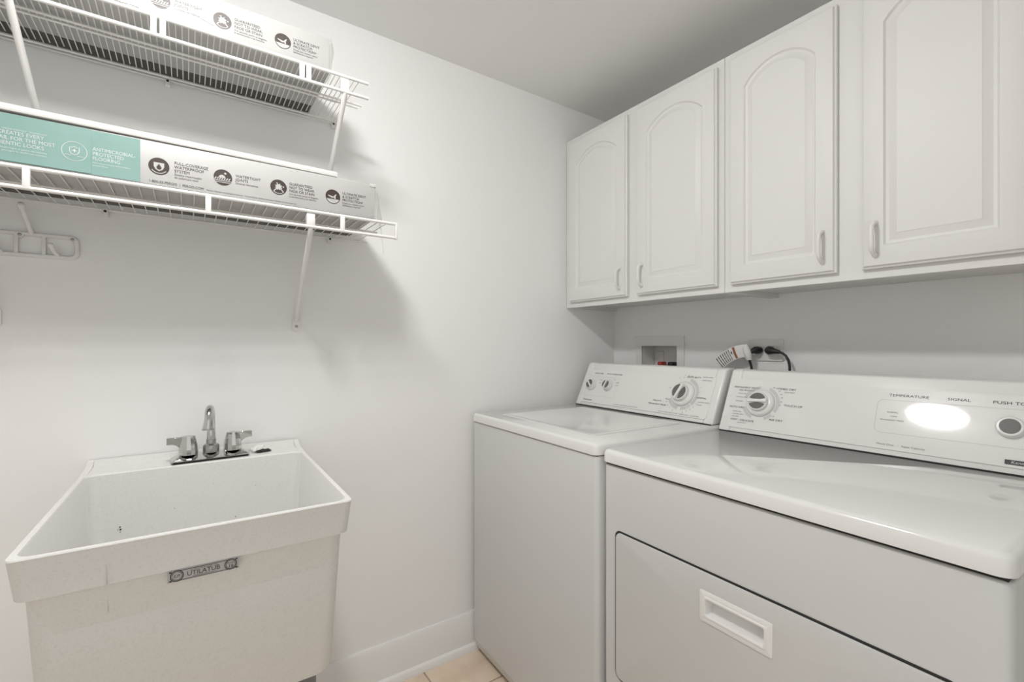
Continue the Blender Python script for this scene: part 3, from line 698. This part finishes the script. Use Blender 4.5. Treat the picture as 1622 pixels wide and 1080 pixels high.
# ================================================================== CARTONS
def icon(bmd, bml, x, y, r, kind):
    """round black pictograms: bmd dark print, bml light print on top"""
    disc_into(bmd, x, y, r, .0005, 36)
    z = .0009
    if kind == 'drop':
        pts = [(-.5,.42),(.5,.42),(.5,-.05),(.34,-.38),(0,-.58),(-.34,-.38),(-.5,-.05)]
        poly_into(bml, [(x+a*r, y+b*r) for a, b in pts][::-1], z)
        d = [(0,.28)] + [(.24*math.cos(math.radians(t)), -.16+.24*math.sin(math.radians(t))) for t in range(20, -201, -20)]
        poly_into(bmd, [(x+a*r, y+b*r) for a, b in d][::-1], .0013)
        disc_into(bml, x, y, r*.86, z, 8, r*.78, 215, 325)
    elif kind == 'joint':
        disc_into(bml, x-.1*r, y-.05*r, r*.36, z, 18, 0.0001, 0, 180)
        for k in range(7):
            a = -.95+.25*k
            poly_into(bml, [(x+a*r, y-.32*r), (x+(a+.13)*r, y-.32*r), (x+(a+.28)*r, y-.04*r), (x+(a+.15)*r, y-.04*r)], z)
        rect_into(bml, x-.80*r, x+.80*r, y-.66*r, y-.58*r, z); rect_into(bml, x-.9*r, x+.9*r, y-.46*r, y-.38*r, z)
        disc_into(bml, x+.25*r, y+.52*r, r*.13, z, 12)
    elif kind == 'star':
        pts = []
        for k in range(16):
            a = 2*PI*k/16; q = .50 if k % 2 else .30; pts.append((x+q*r*math.cos(a), y+.05*r+q*r*math.sin(a)))
        poly_into(bml, pts, z)
        poly_into(bml, [(x-.62*r,y-.52*r),(x-.52*r,y-.60*r),(x-.18*r,y-.24*r),(x-.28*r,y-.16*r)], z); poly_into(bml, [(x+.52*r,y-.60*r),(x+.62*r,y-.52*r),(x+.30*r,y-.16*r),(x+.20*r,y-.24*r)], z)
        disc_into(bml, x+.58*r, y+.10*r, r*.10, z, 10); disc_into(bml, x-.2*r, y+.52*r, r*.08, z, 10)
        disc_into(bml, x, y, r*.88, z, 10, r*.80, 222, 318)
    elif kind == 'heel':
        poly_into(bml, [(x-.68*r,y+.18*r),(x-.60*r,y+.02*r),(x-.10*r,y-.20*r),(x+.12*r,y-.12*r),(x+.26*r,y-.30*r),(x+.38*r,y-.28*r),(x+.36*r,y+.05*r),(x+.50*r,y+.36*r),(x+.40*r,y+.40*r),(x+.05*r,y+.02*r),(x-.35*r,y+.10*r)], z)
        pts = [(x+.92*r*math.cos(math.radians(t)), y+.92*r*math.sin(math.radians(t))) for t in range(202, 339, 8)]
        poly_into(bml, pts, z)
        for a, b in ((-.25,-.48),(.0,-.56),(.22,-.50)): poly_into(bmd, [(x+a*r,y+b*r),(x+(a+.10)*r,y+(b-.02)*r),(x+(a+.06)*r,y+(b-.14)*r)], .0013)
def carton(label, x0, x1, yf, yb, z0, z1, teal_end, icons, texts, seam):
    t = thing('carton', label, 'carton', ((x0+x1)/2, (yf+yb)/2, z0), group='flooring cartons on the wire shelves')
    TI = Matrix.Translation((-(x0+x1)/2, -(yf+yb)/2, -z0))
    bm = NB(); box(bm, x0, x1, yf, yb, z0, z1, .0025, 2); obj('carton_body', bm, 'box', t, mx=TI)
    FF = TI @ frame((0, yf, 0), (1,0,0), (0,0,1))
    bm = NB(); rect_into(bm, x0+.003, teal_end, z0+.002, z1-.0025, .0003); flat('teal_print', bm, 'teal', t, FF)
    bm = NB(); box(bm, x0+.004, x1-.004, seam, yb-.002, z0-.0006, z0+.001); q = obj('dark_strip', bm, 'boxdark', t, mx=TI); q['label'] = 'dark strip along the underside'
    bmd, bml = NB(), NB()
    for x, z, r, k in icons: icon(bmd, bml, x, z, r, k)
    for s, x, z, cap in texts: text_into(bmd, s, x, z, cap, sx=.93, bold=.006)
    flat('black_print', bmd, 'inkbrown', t, FF); flat('white_print', bml, 'box', t, FF)
    return t, FF, TI
def feature_print(dx, zc):
    ic = []; tx = []
    for x, k in ((-1.739,'drop'),(-1.620,'joint'),(-1.503,'star'),(-1.374,'heel')): ic.append((x+dx, zc, .0185, k))
    c, s, g = .0062, .0044, .0088
    tx += [('FULL-COVERAGE', -1.712, .0105, c), ('WATERPROOF', -1.712, .0105-g, c), ('SYSTEM', -1.712, .0105-2*g, c), ('Sistema impermeable', -1.712, -.0140, s), ('de cobertura total', -1.712, -.0205, s)]
    tx += [('WATERTIGHT', -1.595, .006, c), ('JOINTS', -1.595, .006-g, c), ('Uniones herméticas', -1.595, -.0100, s)]
    tx += [('GUARANTEED', -1.479, .0105, c), ('NOT TO WEAR,', -1.479, .0105-g, c), ('FADE OR STAIN', -1.479, .0105-2*g, c), ('Con garantía contra el desgaste,', -1.479, -.0140, s*.9), ('la decoloración y las manchas', -1.479, -.0200, s*.9)]
    tx += [('ULTIMATE DENT', -1.350, .0105, c), ('& SCRATCH', -1.350, .0105-g, c), ('PROTECTION*', -1.350, .0105-2*g, c), ('Protección máxima contra', -1.350, -.0140, s*.9), ('abolladuras y rayones*', -1.350, -.0200, s*.9)]
    return ic, [(a, x+dx, zc+z, q) for a, x, z, q in tx]
# lower carton
LZ = 1.5105; ic, tx = feature_print(0, 1.553)
tx += [('1-800-33-PERGO  |  PERGO.COM', -1.757, 1.5165, .0052), ('Patents / Patentes: www.pergo.com/patents    *Limited lifetime residential warranty / *Garantía limitada de por vida', -1.652, 1.5165, .0030)]
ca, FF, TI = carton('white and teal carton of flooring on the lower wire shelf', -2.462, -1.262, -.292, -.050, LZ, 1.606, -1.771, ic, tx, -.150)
bm = NB()
for s, x, z, c in (('CREATES EVERY', -1.9995, 1.5640, .0072), ('DETAIL FOR THE MOST', -1.9995, 1.5540, .0072), ('AUTHENTIC LOOKS', -1.9995, 1.5440, .0072), ('PROTECTED', -1.848, 1.5525, .0070), ('ANTIMICROBIAL-', -1.848, 1.5620, .0070), ('FLOORING', -1.848, 1.5430, .0070),
                   ('UNIQUE EMBOSSED   TECHNOLOGY', -1.9995, 1.5730, .0030), ('Crea cada detalle para lograr el aspecto más auténtico', -1.9995, 1.5370, .0032), ('para lograr los diseños más auténticos', -1.9995, 1.5315, .0032), ('Pisos con protección antimicrobiana', -1.848, 1.5360, .0032), ('antimicrobiana', -1.848, 1.5305, .0032)):
    # the first words run on beyond the left edge of the picture
    if x < -1.9: text_into(bm, s, -1.903 if 'MOST' in s else (-1.919 if 'LOOKS' in s or 'EVERY' in s else -1.915), z, c, align='RIGHT', sx=.86, bold=.006, z=.0020)
    else: text_into(bm, s, x, z, c, sx=.88, bold=.006)
disc_into(bm, -1.875, 1.553, .0195, .0020, 40, .0185)
sh = [(-.0078,.0062),(-.003,.0066),(0,.0086),(.003,.0066),(.0078,.0062),(.0078,-.002),(.005,-.0070),(0,-.0092),(-.005,-.0070),(-.0078,-.002)]
outline_into(bm, [(-1.875+a, 1.5545+b) for a, b in reversed(sh)], .0013, .0020)
poly_into(bm, [(-1.875+a, 1.5545+b) for a, b in ((0,.0046),(.0012,.0012),(.0044,0),(.0012,-.0012),(0,-.0046),(-.0012,-.0012),(-.0044,0),(-.0012,.0012))][::-1], .0020)
rect_into(bm, -1.890, -1.879, 1.5445, 1.5453, .0020); rect_into(bm, -1.871, -1.860, 1.5435, 1.5443, .0020)
flat('teal_lettering', bm, 'white', ca, FF)
bm = NB(); prism(bm, rrect(-2.459, -1.8495, LZ+.003, 1.6035, .002), .0001, .0014)        # outer flap ending at a folded edge
flapo = obj('flap', bm, 'teal', ca, mx=FF)
# loose shrink film at the right end
def film(name, parent, TI_, rows, seed):
    random.seed(seed); bm = NB(); g = []
    for row in rows:
        g.append([bm.verts.new((x+random.uniform(-.002,.002), y+random.uniform(-.003,.003), z+random.uniform(-.001,.001))) for x, y, z in row])
    for i in range(len(g)-1):
        for j in range(len(g[0])-1): bm.faces.new((g[i][j], g[i][j+1], g[i+1][j+1], g[i+1][j]))
    bmesh.ops.subdivide_edges(bm, edges=bm.edges[:], cuts=2, use_grid_fill=True, fractal=.35)
    return obj(name, bm, 'film', parent, mx=TI_, ang=2)
film('shrink_film', ca, TI, [[(-1.262,-.294,1.606),(-1.257,-.24,1.607),(-1.255,-.17,1.606),(-1.258,-.10,1.606)],
                             [(-1.259,-.295,1.585),(-1.243,-.25,1.595),(-1.238,-.17,1.59),(-1.252,-.10,1.59)],
                             [(-1.258,-.296,1.560),(-1.236,-.25,1.560),(-1.230,-.17,1.560),(-1.246,-.10,1.560)],
                             [(-1.258,-.296,1.530),(-1.230,-.25,1.530),(-1.222,-.17,1.530),(-1.242,-.10,1.530)],
                             [(-1.256,-.295,1.511),(-1.226,-.25,1.511),(-1.216,-.17,1.511),(-1.238,-.10,1.511)]], 4)
film('torn_film', ca, TI, [[(-1.232,-.232,1.52),(-1.222,-.222,1.52)],[(-1.228,-.232,1.49),(-1.219,-.222,1.49)],[(-1.221,-.23,1.46),(-1.2155,-.222,1.46)],[(-1.2165,-.228,1.43),(-1.2145,-.224,1.43)]], 9)
bm = NB(); box(bm, -1.276, -1.259, -.2935, -.275, 1.598, 1.6075, .001); tp = obj('tape', bm, 'midgrey', ca, mx=TI); tp['label'] = 'grey tape on the corner'
# upper carton
UZ = 1.8815; ic, tx = feature_print(0, 1.9245)
tx = [(a, x+.004, z, q) for a, x, z, q in tx if x < -1.40 or True]
ic = [(x+(-.0 if x < -1.7 else 0)+.0, z, r, k) for x, z, r, k in ic]
def up(x):                                         # print positions follow the photograph's upper carton
    return x-.1175
ic = [(up(x), z, r, k) for x, z, r, k in ic]; tx = [(a, up(x)-.004, z, q) for a, x, z, q in tx]
tx += [('1-800-33-PERGO  |  PERGO.COM', up(-1.757), 1.8880, .0052)]
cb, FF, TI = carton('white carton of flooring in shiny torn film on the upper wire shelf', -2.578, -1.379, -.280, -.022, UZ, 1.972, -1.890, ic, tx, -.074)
film('film_end', cb, TI, [[(-1.377,-.282,1.977),(-1.368,-.26,1.980),(-1.370,-.20,1.978)],[(-1.375,-.283,1.95),(-1.364,-.26,1.952),(-1.366,-.2,1.95)],[(-1.376,-.283,1.91),(-1.367,-.26,1.91),(-1.368,-.2,1.91)],[(-1.376,-.283,1.884),(-1.370,-.26,1.884),(-1.370,-.2,1.884)]], 3)
bm = NB(); poly_into(bm, [(-1.664,1.9135),(-1.638,1.9060),(-1.636,1.9085),(-1.662,1.9235)], .0011); g_ = flat('torn_label', bm, 'ltgrey', cb, FF); g_['label'] = 'torn grey scrap of label'

# white moulding lying on the lower carton
bm = NB(); pr = [(-.304,1.6085),(-.306,1.612),(-.306,1.620),(-.300,1.6225),(-.235,1.6225),(-.232,1.6085)]
A = ring(bm, [(-2.44, y, z) for y, z in pr]); B = ring(bm, [(-1.362, y+.016, z) for y, z in pr]); bridge(bm, A, B); bm.faces.new(A); bm.faces.new(list(reversed(B)))
tag(obj('trim_board', bm, 'trim'), 'long white moulding board lying on the lower carton', 'moulding')

# ================================================================== HOOK RACK
hr = thing('hook_rack', 'white plastic hook rack screwed to the wall under the lower shelf', 'hook rack', (-2.10, 0, 1.402))
FR = Matrix.Translation((2.10, 0, -1.402)) @ frame((0, -.0008, 0), (1,0,0), (0,0,1)) 
x0, x1, z0, z1 = -2.30, -1.909, 1.3725, 1.4305
bm = NB()
out = rrect(x0, x1, z0, z1, .016, 6); inn = rrect(x0+.0085, x1-.0085, z0+.0085, z1-.0085, .009, 6)
a0 = lpz(out, 0); a1 = lpz(out, .006); a2 = lpz(inset(out, .002), .0085); i2 = lpz(inset(inn, -.002), .0085); i1 = lpz(inn, .006); i0 = lpz(inn, 0)
for p, q in ((a0,a1),(a1,a2),(a2,i2),(i2,i1),(i1,i0),(i0,a0)): bridge(bm, p, q)
obj('rack_frame', bm, 'plastic', hr, mx=FR)
for x in (-2.258, -2.21, -2.115, -2.065, -2.019, -1.972):
    bm = NB(); box(bm, x-.004, x+.004, z0+.006, z1-.006, .0005, .0075, .002); obj('rack_bar', bm, 'plastic', hr, mx=FR)
for x, z in ((-2.012, 1.4225), (-1.9205, 1.4215), (-2.19, 1.4225), (-2.29, 1.4215)):
    bm = NB(); lathe(bm, [(.006,.004),(.006,.009),(.004,.0092)], 14); s = obj('screw_boss', bm, 'plastic', hr, mx=FR @ T(x, z, 0))
    bm = NB(); lathe(bm, [(.0040,.009),(.0038,.0102),(.002,.0106)], 12); obj('screw', bm, 'screw', s, mx=FR @ T(x, z, 0))
for x in (-1.992, -2.22):
    bm = NB(); tube(bm, [(x, z1-.004, .006), (x-.002, z1+.008, .016), (x-.005, z1+.028, .034), (x-.007, z1+.044, .050), (x-.008, z1+.050, .055)], [.0052,.0046,.0045,.0048,.0066], 12)
    bmesh.ops.create_uvsphere(bm, u_segments=12, v_segments=8, radius=.0072, matrix=T(x-.008, z1+.052, .056)); obj('long_hook', bm, 'plastic', hr, mx=FR)
for x in (-1.947, -2.043, -2.165):
    bm = NB(); tube(bm, [(x, z0+.006, .006), (x-.001, z0+.010, .016), (x-.005, z0+.016, .024), (x-.008, z0+.026, .030)], [.0045,.0042,.0042,.005], 12)
    bmesh.ops.create_uvsphere(bm, u_segments=12, v_segments=8, radius=.0062, matrix=T(x-.008, z0+.028, .031)); obj('short_hook', bm, 'plastic', hr, mx=FR)
